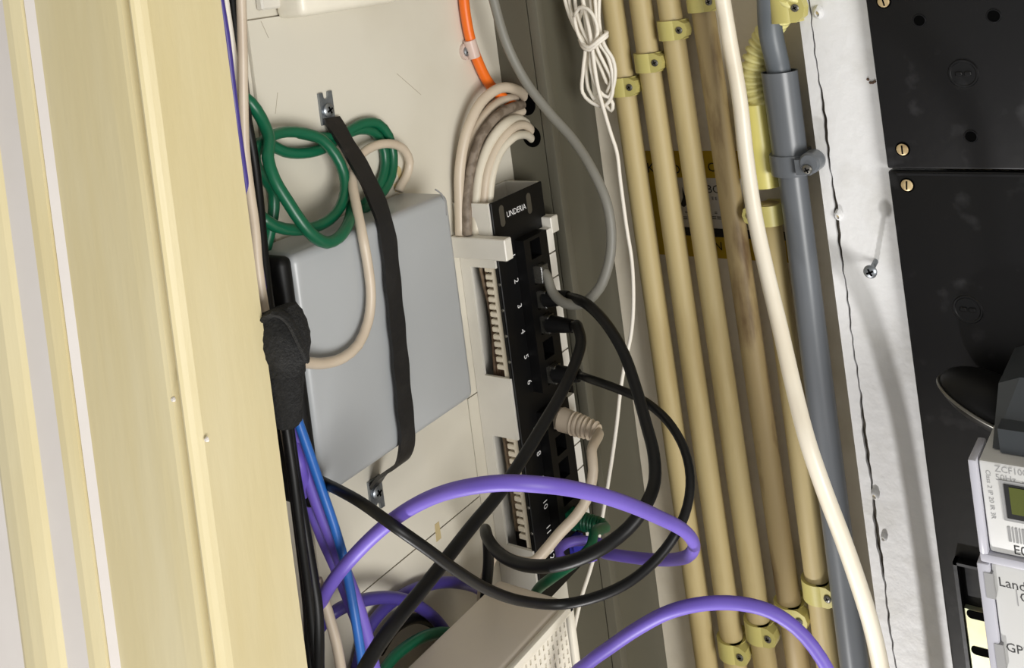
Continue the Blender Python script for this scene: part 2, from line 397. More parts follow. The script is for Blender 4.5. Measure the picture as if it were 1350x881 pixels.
# sticker on the back wall behind the conduits
a = PY(840, 199, YB-.0004); b = PY(1045, 347, YB-.0004)
st = thing('warning_sticker', (a.x, YB, b.z), 'yellow and white printed sticker on the wall behind the conduits', 'sticker')
MB().box(a.x, b.x+.004, YB-.0004, YB-.0001, b.z, a.z).build('backing', 'sticker_yellow', st)
zt = PY(900, 234, YB).z; zb = PY(906, 310, YB).z; zk = PY(906, 299, YB).z
MB().box(PY(880, 260, YB).x, b.x, YB-.0007, YB-.0004, zb, zt).build('white_field', 'sticker_white', st)
MB().box(PY(880, 260, YB).x, b.x, YB-.0009, YB-.0007, zb, zk).build('black_bar', 'print_black', st)
TX, TZ = (1, 0, 0), (0, 0, 1)
def stx(body, u, v, size, m='print_black'): text(body, size, PY(u, v, YB-.0009), TX, TZ, m, st)
stx('K', 858, 222, .0095); stx('ON', 897, 224, .0085); stx('C', 938, 221, .0085); stx('BC', 940, 250, .0075)
stx('E E', 942, 262, .003); stx('==', 907, 288, .006); stx('==', 945, 288, .006); stx('=', 905, 280, .004); stx('=', 944, 281, .004); stx('N', 947, 325, .008)
c = PY(901, 262, YB); MB().prism([(c.x-.0022, c.z-.004), (c.x, c.z-.0055), (c.x+.0022, c.z-.004), (c.x+.0022, c.z+.001), (c.x+.0005, c.z+.008), (c.x+.0002, c.z+.001)], 'y', YB-.0009, YB-.0007).build('drop_mark', 'print_black', st)

# ------------------------------------------------------------------ grey conduit, its sleeve, clamp and thick cable
gx, gy = -.2345, .588
gp = thing('grey_conduit', (gx, gy, .5), 'long grey plastic conduit between the yellow pipes and the white batten', 'pipe')
zcl = PY(1044, 220, .578).z
MB().cyl((gx-.003, gy, .5), (gx+.0003, gy, zcl+.004), .0086, n=28).build('tube', 'grey_pvc', gp, True)
zs1 = PY(1028, 97, .578).z
so = []
mb = MB().lathe((gx+.0004, gy, zcl+.001), (0, 0, 1), [(0, .0098), (.0005, .0104), (zs1-zcl-.001, .0109), (zs1-zcl-.001, .0098), (zs1-zcl-.02, .0096), (zs1-zcl-.02, .0001)], 30)
mb.build('sleeve', 'grey_pvc', gp, True)
cl = thing('pipe_clamp', (gx, YB-.002, zcl-.006), 'grey plastic pipe clamp with a round screw lug below the grey sleeve', 'pipe clip')
mb = MB().lathe((gx, gy, zcl-.0065), (0, 0, 1), [(0, .0100), (0, .0118), (.0015, .0121), (.011, .0121), (.0125, .0118), (.0125, .0100)], 30); mb.build('ring', 'grey_pvc', cl, True)
kx = gx+.0168
MB().lathe((kx, .5845, zcl+.003), (0, -1, 0), [(0, .0062), (.010, .0062), (.0115, .005)], 24).build('lug', 'grey_pvc', cl, True)
MB().box(gx+.008, kx, .574, .583, zcl-.004, zcl+.005).build('neck', 'grey_pvc', cl)
MB().box(gx-.006, gx+.006, gy+.008, YB-.0003, zcl-.005, zcl+.005).build('foot', 'grey_pvc', cl)
screw_head((kx-.001, .5732, zcl), (0, -1, -.2), .0029, 'screw_grey', cl, h=.0022)
cable('thick_grey_cable', [Vector((gx+.0005, gy, zs1-.03)), Vector((gx, gy, zs1+.002)), (1022, 72, 'y', gy-.002), (1016, 42, 'y', gy-.004), (1014, 8, 'y', gy-.006), (1014, -30, 'y', gy-.006), (1016, -90, 'y', gy-.004)],
      .0072, 'grey_rubber', label='thick dark grey rubber cable entering the grey sleeve at the top', n=20)

# thick white cable crossing in front of the conduits
cable('white_mains_cable', [(945, -60, 'y', .572), (953, 0, 'y', .572), (963, 60, 'y', .572), (975, 130, 'y', .571), (984, 210, 'y', .570), (996, 290, 'y', .566), (1011, 360, 'y', .560), (1030, 440, 'y', .552),
      (1046, 510, 'y', .543), (1064, 580, 'y', .533), (1086, 645, 'y', .530), (1110, 708, 'y', .532), (1130, 765, 'y', .534), (1149, 826, 'y', .538), (1161, 880, 'y', .54), (1170, 940, 'y', .54)],
      .0047, 'white_cable', label='thick white cable running down across the conduits to the batten', n=18)

# screw sticking out of the batten
sb = PY(1155, 344, .585); sh = PY(1147.5, 358, .5665)
sc = thing('wood_screw', sb, 'bare steel screw half driven into the white batten', 'screw')
d = (sh-sb).normalized(); q = d.to_track_quat('Z', 'Y'); Ls = (sh-sb).length
MB().sweep([sb-d*.006+d*((Ls+.006)*k/60) for k in range(61)], 1, 10, rf=lambda t: .0011+.0004*(math.sin(t*22*math.pi) > 0)).build('shank', 'zinc', sc, 'all')
screw_head(sh, d, .0037, 'zinc', sc, name='head', h=.0022)

# ------------------------------------------------------------------ black meter boards
YM = .578
zseam = 1.3600
def board(z0, z1, label):
    t = thing('meter_board', (0, YM, z0), label, 'panel', 'black meter boards')
    MB().rbox(-.1748, .30, YM, .5845, z0, z1, .0012, 2).build('plate', 'bakelite', t, True); return t
bu = board(zseam+.0006, 1.75, 'upper black bakelite meter board with three holes and brass screws')
bl = board(.85, zseam-.0006, 'lower black bakelite meter board behind the electricity meter')
MB().box(-.170, .30, YM-.0010, YM, zseam-.0030, zseam-.0016).build('rib', 'bakelite', bl)
for u, v, p in ((1165, 2, bu), (1190, 197, bu), (1196, 244, bl)):
    c = PY(u, v, YM); MB().lathe(c, (0, -1, 0), [(0, .0040), (.00025, .0040)], 20).build('recess', 'black_hole', p)
    screw_head(c+Vector((0, -.0003, 0)), (0, -1, 0), .0032, 'brass', p, h=.0009, cross=False, ang=random.uniform(1.2, 2.0))
for u, v, r in ((1212, 27, .0029), (1310, 21, .0031), (1280, 180, .0029)):
    c = PY(u, v, YM); MB().lathe(c, (0, -1, 0), [(0, r), (.0002, r)], 18).build('hole', 'black_hole', bu)
    MB().lathe(c, (0, -1, 0), [(0, r+.0007), (.0005, r+.0004), (.0005, r), (0, r)], 18).build('hole_rim', 'bakelite', bu, True)
for u, v, p in ((1270, 97, bu), (1276, 408, bl)):
    c = PY(u, v, YM); MB().lathe(c, (0, -1, 0), [(0, .0078), (.0006, .0074), (.0006, .0066), (.0002, .0062), (.0002, .0001)], 28).build('knockout', 'bakelite', p, True)
    MB().rbox(c.x-.004, c.x-.0005, YM-.0013, YM, c.z-.0011, c.z+.0011, .0004, 1).build('raised_bar', 'bakelite', p)
    MB().rbox(c.x+.0005, c.x+.004, YM-.0013, YM, c.z-.0011, c.z+.0011, .0004, 1).build('raised_bar', 'bakelite', p)
# slotted zinc strip in its black frame
a = PY(1262, 734, YM); b = PY(1310, 880, YM)
zn = thing('slotted_strip', (a.x+.008, YM-.004, 1.0), 'yellowish zinc strip with oval slots beside the meter, in the bottom right corner', 'bracket')
MB().box(a.x+.0012, a.x+.030, YM-.004, YM-.0002, 1.0, a.z-.026).build('strip', 'zinc_yellow', zn)
for u, v in ((1288, 812), (1294, 860)):
    c = PY(u, v, YM-.0041); mb = MB(); m = []
    for k in range(20):
        an = 2*math.pi*k/20; m.append((c.x+(.006 if math.cos(an) > 0 else -.003)+.0023*math.cos(an), c.z+.0023*math.sin(an)))
    mb.prism(m, 'y', YM-.0043, YM-.0040).build('slot', 'black_hole', zn)
fr = MB().box(a.x-.0012, a.x+.0008, YM-.006, YM, 1.0, a.z); fr.box(a.x-.0012, a.x+.03, YM-.006, YM, a.z-.0015, a.z); fr.build('rim', 'bakelite', bl)

# ------------------------------------------------------------------ electricity meter
YF = .50
c0 = PY(1289, 606, YF); zmid = PY(1302, 727, YF).z
me = thing('electricity_meter', (-.05, .54, 1.02), 'white electricity meter with a small green display on the black board', 'meter')
MB().rbox(c0.x, .06, YF, YM-.0003, zmid, c0.z, .0015, 2).build('upper_housing', 'meter_white', me, True)
MB().rbox(c0.x-.0042, c0.x-.0003, YF-.0022, YF+.022, zmid-.001, c0.z+.0004, .001, 2).build('cover_edge', 'meter_edge', me, True)
MB().rbox(c0.x-.0042, .06, YF-.0024, YF+.02, zmid-.0045, zmid-.0002, .001, 2).build('cover_edge', 'meter_edge', me, True)
l0 = PY(1308, 747, YF)
MB().rbox(l0.x-.0004, .06, YF-.001, YM-.0003, 1.02, zmid-.0047, .0015, 2).build('terminal_cover', 'meter_white', me, True)
MB().rbox(l0.x-.0062, l0.x-.0006, YF-.0030, YF+.03, 1.02, zmid-.0047, .001, 2).build('cover_edge', 'meter_edge', me, True)
for u, v in ((1304, 772), (1318, 866)):
    c = PY(u, v, YF-.003); MB().box(c.x-.0016, c.x+.0022, YF-.0034, YF-.0008, c.z-.006, c.z+.006).build('clip', 'print_grey', me)
a = PY(1323, 637, YF)
MB().box(a.x-.0016, .03, YF-.0006, YF+.001, a.z-.0175, a.z+.0015).build('display_frame', 'print_grey', me)
MB().box(a.x, .03, YF-.0010, YF+.001, a.z-.0160, a.z).build('display_bezel', 'black_plastic', me)
MB().box(a.x+.0022, .03, YF-.0012, YF+.001, a.z-.0135, a.z-.001).build('display', 'lcd', me)
text('ZCF100CCtFs2', .0042, PY(1311, 618, YF), TX, TZ, 'print_grey', me, align='LEFT')
text('50Hz  -25', .0042, PY(1312, 629, YF), TX, TZ, 'print_grey', me, align='LEFT')
text('Class 2 IP 20 IR 3R', .0030, PY(1306, 652, YF), (0, 0, -1), (1, 0, 0), 'print_grey', me)
k = PY(1329, 704, YF); xx = k.x
for i, wd in enumerate((.0012, .0006, .0010, .0005, .0014, .0006, .0009, .0013, .0005, .001, .0014, .0006)):
    MB().box(xx, xx+wd, YF-.0003, YF, k.z-.0035, k.z+.0035).build('bar', 'print_grey', me); xx += wd+.0007
text('E0', .0060, PY(1336, 725, YF), TX, TZ, 'print_black', me, align='LEFT')
c = PY(1316, 767, YF-.001)
text('Landis', .0062, c, TX, TZ, 'print_black', me, align='LEFT'); text('Gyr', .0062, c+Vector((.0085, 0, -.0052)), TX, TZ, 'print_black', me, align='LEFT')
MB().box(c.x+.0073, c.x+.0077, YF-.0012, YF-.001, c.z-.0095, c.z-.002).build('logo_bar', 'print_grey', me)
text('GPRS', .0060, PY(1326, 853, YF-.001), TX, TZ, 'print_black', me, align='LEFT')

# dark housing and hood above the meter
h0 = PY(1306, 530, .52)
hs = thing('plastic_housing', (h0.x+.03, .54, c0.z), 'dark grey plastic housing with a sloping front standing on the meter', 'housing')
pl = [(h0.x, c0.z+.0006), (h0.x+.10, c0.z+.0006), (h0.x+.10, c0.z+.034), (h0.x+.012, c0.z+.028), (h0.x+.002, c0.z+.024)]
mb = MB().prism(pl, 'y', .512, YM-.0004)
for v in mb.v:
    if v.y < .52 and v.z > c0.z+.015: v.y += .02
mb.build('body', 'hood_grey', hs)
MB().box(h0.x+.004, h0.x+.10, .509, .520, c0.z+.0006, c0.z+.012).build('base_rim', 'hood_grey', hs)
hd = thing('rubber_hood', PY(1285, 560, .56), 'glossy black rounded hood with a pale seam beside the dark grey housing', 'hood')
mb = MB(); cc = PY(1313, 535, .557); vs = []; fs = []; nu, nv = 28, 14
for i in range(nv+1):
    p = math.pi*i/nv
    for j in range(nu):
        t = 2*math.pi*j/nu
        x = .0285*math.sin(p)*math.cos(t); y = .019*math.sin(p)*math.sin(t); z = (.0145 if p < math.pi/2 else .011)*math.cos(p)
        vs.append(Vector((x, min(y, .0225), z)))
R_ = Matrix.Rotation(math.radians(24), 3, 'Y')
vs = [cc+R_ @ v for v in vs]
for i in range(nv):
    for j in range(nu): fs.append((i*nu+j, i*nu+(j+1) % nu, (i+1)*nu+(j+1) % nu, (i+1)*nu+j))
finish('dome', vs, fs, 'black_plastic', hd, 'all')
ring = [cc+R_ @ Vector((.0290*math.cos(t), .0195*math.sin(t), -.001)) for t in [math.pi*(.95+1.1*k/40) for k in range(41)]]
MB().sweep(ring, .0009, 8).build('seam', 'screw_grey', hd, 'all')

# ------------------------------------------------------------------ patch panel
YL, YR, XF = .4881, .5437, -.3879
zt_, zb_ = 1.3584, 1.1115
pp = thing('patch_bay', (XF, .515, zb_), 'black twelve port network patch panel mounted upright on a white bracket', 'patch panel')
# white stand-off bracket with its two windows
w1 = (1.3187, 1.2510); w2 = (1.2135, 1.1453); xa, xb = XL+.0003, XF-.0006
mb = MB(); zz = [zt_, w1[0], w1[1], w2[0], w2[1], zb_+.003]
for z1, z0 in ((zz[0], zz[1]), (zz[2], zz[3]), (zz[4], zz[5])): mb.box(xa, xb, YL-.0012, YL+.0008, z0, z1)
for z1, z0 in ((zz[1], zz[2]), (zz[3], zz[4])): mb.box(xa, xa+.0075, YL-.0012, YL+.0008, z0, z1)
mb.build('bracket', 'panel_white', pp)
mb = MB(); mb.box(xa, xb, YR-.002, YR, zb_+.003, zt_); mb.box(xa, xa+.0012, YL, YR, zb_+.003, zt_); mb.box(xa, xb, YL, YR, zb_+.003, zb_+.005)
mb.build('bracket_back', 'panel_white', pp)
MB().rbox(xa+.0005, -.3735, YL-.0085, YL-.0013, 1.3262, 1.3392, .0006, 1).build('clip_tab', 'panel_white', pp)
MB().rbox(XF-.002, XF+.0085, YR-.0055, YR+.0030, 1.3255, 1.3362, .0006, 1).build('clip_tab', 'panel_white', pp)
# face plate
MB().rbox(XF-.0004, XF+.0012, YL, YR, zb_, zt_, .0004, 1).build('face_plate', 'black_plastic', pp)
for yo in (.4975, .5270):
    mb = MB(); m = []
    for k in range(24):
        a = 2*math.pi*k/24; m.append((yo+.0024*math.cos(a), 1.3483+(.0042 if math.sin(a) > 0 else -.0042)+.0024*math.sin(a)))
    MB().prism(m, 'x', XF+.0011, XF+.00135).build('mounting_slot', 'screw_grey', pp)
portz = [1.3225-.0158*i for i in range(6)]+[1.2147-.0158*i for i in range(6)]
# jack strip with real openings
YA, YC, XJ = .5062, .5318, XF+.0085
for lo, hi in ((0, 6), (6, 12)):
    zt2 = portz[lo]+.0079; zb2 = portz[hi-1]-.0079; mb = MB()
    y0, y1 = .5125, .5235
    mb.box(XF+.001, XJ, YA, y0, zb2, zt2); mb.box(XF+.001, XJ, y1, YC, zb2, zt2)
    prev = zt2
    for i in range(lo, hi):
        mb.box(XF+.001, XJ, y0, y1, portz[i]+.0058, prev); prev = portz[i]-.0058
    mb.box(XF+.001, XJ, y0, y1, zb2, prev)
    mb.build('jack_strip', 'black_plastic', pp)
for i in range(12):
    MB().box(XF+.0012, XF+.0022, .5130, .5230, portz[i]-.0055, portz[i]+.0055).build('port', 'black_hole', pp)
    mb = MB()
    for k in range(8): mb.box(XF+.0024, XF+.006, .5135, .5142, portz[i]-.0042+.0012*k-.0002, portz[i]-.0042+.0012*k+.0002)
    mb.build('contact', 'brass', pp)
    if i != 11 or True:
        MB().box(XF+.001, XF+.0082, .5322, .5394, portz[i]-.0076, portz[i]+.0072).build('label_tab', 'label_white', pp)
MB().box(XF+.001, XF+.0052, .5400, YR-.0002, portz[5]-.008, portz[0]+.010).build('edge_rail', 'black_plastic', pp)
MB().box(XF+.001, XF+.0052, .5400, YR-.0002, portz[11]-.008, portz[6]+.010).build('edge_rail', 'black_plastic', pp)
for i in range(12):
    text(str(i+1), .0062, (XF+.0013, .5030, portz[i]-.0005), (0, 0, -1), (0, 1, 0), 'print_white', pp, name='number')
text('UNDERIA', .0052, (XF+.0013, .5125, 1.3475), (0, 1, 0), (0, 0, 1), 'print_white', pp, sx=.95)
text('CAT.6', .0050, (XF+.0013, .5235, zb_+.012), (0, 0, -1), (0, 1, 0), 'print_white', pp)
# punch-down combs and wires in the windows
for zhi, zlo, in (w1, w2):
    MB().box(XF-.0062, XF-.0012, YL+.0012, YL+.012, zlo, zhi).build('terminal_block', 'comb_ivory', pp)
    k = 0; z = zhi-.002
    while z > zlo+.002:
        MB().rbox(XF-.0118, XF-.0060, YL+.0012, YL+.010, z-.0016, z+.0016, .0006, 1).build('comb_tooth', 'comb_ivory', pp); z -= .00465; k += 1
    MB().box(XF-.0016, XF+.0003, YL-.0004, YL+.003, zlo, zhi).build('edge_strip', 'black_plastic', pp)
    MB().box(XL+.002, XF-.013, YL+.016, YL+.018, zlo-.02, zhi+.02).build('back_plate', 'dark_gap', pp)
    z = zhi-.010
    while z > zlo+.006:
        MB().lathe((XF+.0001, YL-.0004, z), (0, -1, 0), [(0, .0010), (.0004, .0007)], 8).build('rivet', 'screw_grey', pp); z -= .0158
for k in range(5):
    x = XL+.010+.0022*k
    MB().sweep(spline([Vector((x+.002, YL+.006+.002*(k % 2), 1.352)), Vector((x, YL+.006+.002*(k % 2), 1.315)), Vector((x+.003, YL+.007, 1.285)), Vector((x+.001, YL+.006, 1.252)), Vector((x, YL+.008, 1.18)), Vector((x, YL+.008, 1.15))], .01), .0013, 8).build('wire', 'wire_brown', pp, 'all')

# ------------------------------------------------------------------ bundle of installation cables into the trunking
bund = [
 ('beige_cable', .0034, [(607, 310, 'x', -.409), (606, 266, 'x', -.409), (606, 225, 'x', -.408), (615, 175, 'x', -.405), (635, 134, 'x', -.402), (660, 116, 'x', -.399), (684, 120, 'y', .548), (698, 134, 'y', .560)], 'outermost pinkish beige cable of the bundle bending into the trunking'),
 ('taupe_cable', .0031, [(616, 310, 'x', -.404), (616, 266, 'x', -.404), (620, 225, 'x', -.404), (633, 182, 'x', -.402), (655, 153, 'x', -.399), (680, 140, 'y', .546), (697, 136, 'y', .560)], 'dirty taupe cable in the middle of the bundle bending into the trunking'),
 ('beige_cable', .0029, [(612, 310, 'x', -.411), (612, 266, 'x', -.411), (614, 225, 'x', -.411), (624, 180, 'x', -.409), (645, 145, 'x', -.406), (668, 130, 'y', .545), (690, 130, 'y', .560)], 'beige cable just inside the outermost one of the bundle above the patch panel'),
 ('light_cable', .0033, [(628, 310, 'x', -.401), (628, 266, 'x', -.401), (633, 225, 'x', -.400), (646, 188, 'x', -.398), (664, 165, 'x', -.395), (685, 158, 'y', .546), (703, 171, 'y', .560)], 'lightest cream cable of the bundle bending into the trunking'),
 ('beige_cable', .0029, [(637, 310, 'x', -.397), (638, 266, 'x', -.397), (643, 225, 'x', -.396), (655, 195, 'x', -.395), (672, 172, 'x', -.393), (692, 165, 'y', .545), (706, 178, 'y', .560)], 'beige cable second from the inside of the bundle bending into the trunking'),
 ('light_cable', .0027, [(644, 310, 'x', -.395), (645, 266, 'x', -.395), (649, 230, 'x', -.394), (660, 200, 'x', -.393), (676, 182, 'x', -.391), (694, 178, 'y', .545), (705, 187, 'y', .560)], 'innermost thin cream cable of the bundle above the patch panel'),
 ('beige_cable', .0027, [(622, 310, 'x', -.407), (623, 266, 'x', -.407), (628, 225, 'x', -.406), (640, 188, 'x', -.404), (660, 162, 'x', -.400), (682, 150, 'y', .549), (702, 142, 'y', .560)], 'beige cable hidden between the taupe and cream ones of the bundle'),
]
for m, r, seq, lab in bund:
    cable('installation_cable', seq, r, m, label=lab, group='cable bundle above the patch panel')
oc = cable('orange_cable', [(611, -60, 'x', XL+.0045), (611, -10, 'x', XL+.0045), (614, 20, 'x', XL+.0045), (621, 55, 'x', XL+.0045), (633, 88, 'x', XL+.0045), (646, 112, 'x', XL+.005), (668, 132, 'x', XL+.008), (690, 140, 'y', .56)], .0035, 'orange', label='bright orange cable clipped to the white board at the top')
cc = PX(622, 64, XL+.0045); dd = (PX(626, 78, XL+.0045)-PX(618, 50, XL+.0045)).normalized()
cp = thing('cable_clip', cc, 'clear plastic clip with a screw holding the orange cable', 'cable clip')
MB().sweep([cc-dd*.006, cc+dd*.006], .0042, 20).build('band', 'clear_pink', cp, True)
s0 = PX(612, 68, XL)
MB().prism([(s0.y+.0052*math.cos(t*math.pi/8), s0.z+.0055*math.sin(t*math.pi/8)) for t in range(16)]+[], 'x', XL+.0001, XL+.0022).build('ear', 'clear_pink', cp)
screw_head((XL+.0023, s0.y, s0.z), (1, 0, 0), .0034, 'zinc', cp, h=.0016)

# ------------------------------------------------------------------ patch cables plugged into the panel
def port_axis(i): return Vector((XJ, .5180, portz[i]))
def plug_set(t, i, plug_m, boot_m, boot_len=.017, ribs=0, plug_len=.005, br=.0056, wob=(0, 0)):
    p = port_axis(i)
    MB().rbox(XF+.003, p.x+plug_len, p.y-.0036, p.y+.0044, p.z-.0056, p.z+.0056, .0006, 1).build('plug', plug_m, t)
    x0 = p.x+plug_len-.002; x1 = x0+boot_len; d = Vector((x1-x0, wob[0], wob[1]))
    pr = []; n = 24
    for k in range(n+1):
        f = k/n; rr = br*(1-f)+br*.72*f
        if ribs and f > .3: rr += .0006*(1 if math.sin((f-.3)*ribs*2*math.pi/.7) > 0 else -1)
        pr.append((f*d.length, rr))
    if boot_m:
        mb = MB().lathe(Vector((x0, p.y, p.z)), d, pr, 18); mb.build('boot', boot_m, t, True)
    return Vector((x0, p.y, p.z))+d
def patch(name, i, plug_m, boot_m, cord_m, r, path, label, **k):
    t = thing(name, port_axis(i), label, 'cable', 'patch cables in the patch panel')
    e = plug_set(t, i, plug_m, boot_m, **k)
    seq = [e-Vector((.006, 0, 0)), e]+path
    cable('cord', seq, r, cord_m, t); return t
patch('patch_cable', 1, 'clear_plastic', None, 'grey_cable', .0031,
  [(728, 385, .632), (745, 400, .622), (768, 400, .615), (790, 380, .61), (803, 345, .61), (806, 308, .612), (800, 268, .615), (783, 228, .622), (757, 186, .635), (722, 146, .645), (692, 106, .65), (668, 58, .65), (652, 5, .645), (640, -50, .64)],
  'grey patch cable from port two sweeping up in front of the trunking', boot_len=.002)
patch('patch_cable', 2, 'clear_plastic', 'black_soft', 'black_cable', .0032,
  [(775, 402, .600), (800, 428, .58), (822, 465, .565), (838, 510, .55), (851, 556, .535), (862, 600, .52), (863, 635, .51), (852, 665, .50), (828, 697, .495), (795, 722, .495), (755, 740, .50), (715, 747, .51), (680, 742, .525), (655, 727, .54), (642, 708, .552), (640, 699, .565), (643, 712, .578), (644, 740, .583), (640, 790, .585), (638, 860, .59)],
  'heavy black patch cable from port three looping round to the white router', wob=(0, .002))
patch('patch_cable', 3, 'clear_plastic', 'black_soft', 'black_cable', .0032,
  [(762, 432, .600), (766, 452, .588), (757, 482, .575), (741, 517, .56), (716, 560, .545), (688, 606, .53), (657, 652, .512), (622, 694, .495), (590, 735, .475), (556, 778, .457), (520, 822, .44), (492, 862, .43), (470, 910, .42)],
  'black patch cable from port four running diagonally down to the bottom left')
patch('patch_cable', 5, 'clear_plastic', 'black_soft', 'black_cable', .0024,
  [(778, 500, .590), (812, 512, .572), (848, 528, .555), (880, 555, .54), (902, 592, .525), (910, 630, .515), (906, 668, .507), (892, 702, .50), (868, 735, .497), (832, 766, .497), (790, 786, .50), (740, 797, .505), (690, 793, .495), (645, 778, .475), (600, 751, .453), (560, 722, .44), (520, 694, .435), (478, 664, .445), (450, 648, .460), (430, 638, .478), (412, 629, .492)],
  'thin black patch cable from port six looping wide in front of the conduits', wob=(0, 0.001))
patch('patch_cable', 6, 'beige_cable', 'beige_cable', 'beige_cable', .0030,
  [(780, 595, .60), (782, 620, .595), (775, 655, .59), (760, 680, .585), (738, 703, .58), (718, 727, .575), (704, 741, .572), (688, 742, .575), (668, 735, .58), (655, 728, .585), (640, 760, .588), (632, 830, .59)],
  'beige patch cable with a ribbed boot in port seven', boot_len=.026, ribs=6, br=.0074, wob=(0, -.004))
patch('patch_cable', 10, 'green', 'green', 'green', .0029,
  [(783, 702, .60), (780, 718, .59), (766, 735, .58), (745, 750, .578), (725, 764, .585), (706, 782, .60), (690, 830, .61)],
  'short green patch cable with a ribbed boot in port eleven', boot_len=.022, ribs=7)
patch('patch_cable', 11, 'blue_boot', 'blue_boot', 'purple', .0031,
  [(800, 730, .592), (850, 737, .565), (886, 738, .538), (907, 733, .518), (915, 719, .500), (902, 700, .481), (868, 682, .46), (828, 665, .44), (780, 650, .422), (722, 640, .406), (662, 637, .405), (608, 644, .413), (560, 660, .43), (512, 690, .448), (472, 727, .457), (440, 765, .462), (422, 797, .468), (414, 822, .478), (408, 860, .49)],
  'purple patch cable from port twelve arching across the whole panel', boot_len=.014)
# purple eyelet loop of the second cord beside port twelve
cable('purple_cord_loop', [(792, 716, .606), (770, 713, .604), (748, 716, .602), (737, 726, .598), (742, 738, .595), (760, 739, .593), (785, 733, .590)], .0027, 'purple', label='small purple cord loop beside the green boot at port eleven')
cable('purple_cable', [(752, 900, .52), (776, 874, .515), (805, 853, .51), (842, 828, .50), (885, 806, .49), (930, 796, .485), (975, 796, .482), (1015, 806, .478), (1048, 827, .475), (1072, 853, .472), (1092, 885, .47), (1110, 930, .47)], .0031, 'purple', label='purple cable arching across the bottoms of the conduits')

# ------------------------------------------------------------------ white cord bundle hanging beside the trunking
cb = thing('white_cord_bundle', PY(795, 140, .572), 'thin white flex coiled and tied into a hanging bundle at the top', 'cord')
def cord(seq, r=.0011, name='strand'): return cable(name, [(u, v, 'y', y) if y > 0 else (u, v, -y) for u, v, y in seq], r, 'cord_white', cb, n=8, step=.003)
loops = [
 [(740, -30, .566), (746, 5, .566), (757, 35, .564), (771, 58, .561), (769, 90, .562), (768, 122, .564), (778, 134, .565), (795, 140, .566), (806, 128, .566), (807, 95, .566), (800, 72, .565), (789, 55, .563), (786, 20, .565), (782, -30, .566)],
 [(748, -30, .569), (752, 10, .568), (762, 40, .566), (774, 58, .563), (773, 95, .566), (776, 118, .568), (784, 132, .568)],
 [(756, -30, .566), (760, 15, .565), (770, 45, .562), (778, 60, .560), (779, 90, .562), (790, 120, .564), (802, 128, .566), (811, 100, .566), (808, 78, .566), (797, 60, .563), (790, 30, .565), (790, -30, .567)],
 [(764, -30, .563), (770, 8, .562), (776, 35, .560), (780, 58, .558), (784, 90, .560), (789, 118, .562), (797, 148, .563), (806, 178, -.658), (813, 200, -.657), (818, 240, -.657), (826, 300, -.655), (833, 345, -.655), (835, 400, -.655), (832, 440, -.655), (824, 478, -.655), (818, 515, -.655), (813, 560, -.655), (806, 610, -.655), (797, 665, -.655), (788, 715, -.655), (778, 752, -.655), (766, 790, -.655), (755, 840, -.655), (745, 900, -.655)],
 [(776, -30, .570), (780, 12, .568), (786, 40, .564), (786, 60, .562), (797, 85, .566), (806, 105, .567), (800, 122, .568)],
 [(770, -30, .572), (768, 10, .570), (763, 30, .567), (768, 48, .565), (778, 60, .565), (790, 85, .568), (803, 112, .569), (811, 92, .568)],
 [(757, 22, .560), (764, 10, .558), (775, 12, .557), (784, 24, .557), (788, 42, .558), (783, 57, .558), (776, 62, .557), (768, 56, .558), (760, 38, .559), (757, 22, .560)],
 [(786, 125, .569), (798, 138, .569), (806, 146, .569), (808, 137, .568), (803, 128, .568)],
]
for i, l in enumerate(loops): cord(l, .00125 if i != 3 else .0013)
for dz in (0, 4):
    cord([(764, 48+dz, .564), (770, 60+dz, .556), (778, 62+dz, .5545), (790, 52+dz, .556), (800, 44+dz, .560), (797, 42+dz, .568)], .0012, 'tie')

# ------------------------------------------------------------------ grey wall box and its strap
nb = thing('grey_device_box', (XL, .38, 1.26), 'flat light grey device box strapped to the white board', 'network device')
BX = -.3800
mb = MB().rbox(XL+.0004, BX, .3245, .4430, 1.2600, 1.3770, .0045, 4); mb.build('housing', 'box_grey', nb, True)
mb = MB().rbox(XL+.0004, BX+.0004, .3160, .3250, 1.2590, 1.3780, .004, 3); mb.build('end_cap', 'black_plastic', nb, True)
a = PX(575, 249, BX+.0001); b = PX(588, 284, BX+.0001); 
cable('edge_groove', [PX(574, 250, BX-.0002), PX(582, 256, BX-.0002), PX(586, 266, BX-.0002), PX(588, 284, BX-.0002)], .0005, 'print_grey', nb, n=6, step=.002)
for z in (1.365, 1.345): MB().lathe((-.392, .3159, z), (0, -1, 0), [(0, .0012), (.0003, .001)], 8).build('port_dot', 'print_grey', nb)
# strap: runs from lug over the box face to the lower lug
sp = thing('rubber_strap', (XL, .391, 1.22), 'black rubber strap stretched over the grey box between two metal lugs', 'strap')
path = [(-.4138, .3930, 1.4300), (-.4060, .3920, 1.4195), (-.3935, .3905, 1.4030), (-.3830, .3885, 1.3860), (-.3775, .3868, 1.3700), (-.3765, .3850, 1.3400), (-.3763, .3835, 1.3100), (-.3763, .3820, 1.2850), (-.3770, .3815, 1.2640), (-.3830, .3830, 1.2520), (-.3960, .3865, 1.2430), (-.4080, .3895, 1.2350), (-.4140, .3905, 1.2290)]
sp_pts = spline([Vector(p) for p in path], .003)
vs = []; fs = []
for i, p in enumerate(sp_pts):
    T = (sp_pts[min(i+1, len(sp_pts)-1)]-sp_pts[max(i-1, 0)]).normalized(); wv = Vector((0, 1, 0)); wv = (wv-T*wv.dot(T)).normalized(); nn = T.cross(wv)
    f = i/(len(sp_pts)-1); hw = .0055-.0016*max(0, (f-.86)/.14)+.0003*math.sin(i*.9)
    for a_, b_ in ((-hw, -.0009), (hw, -.0009), (hw, .0009), (-hw, .0009)): vs.append(p+wv*a_+nn*b_)
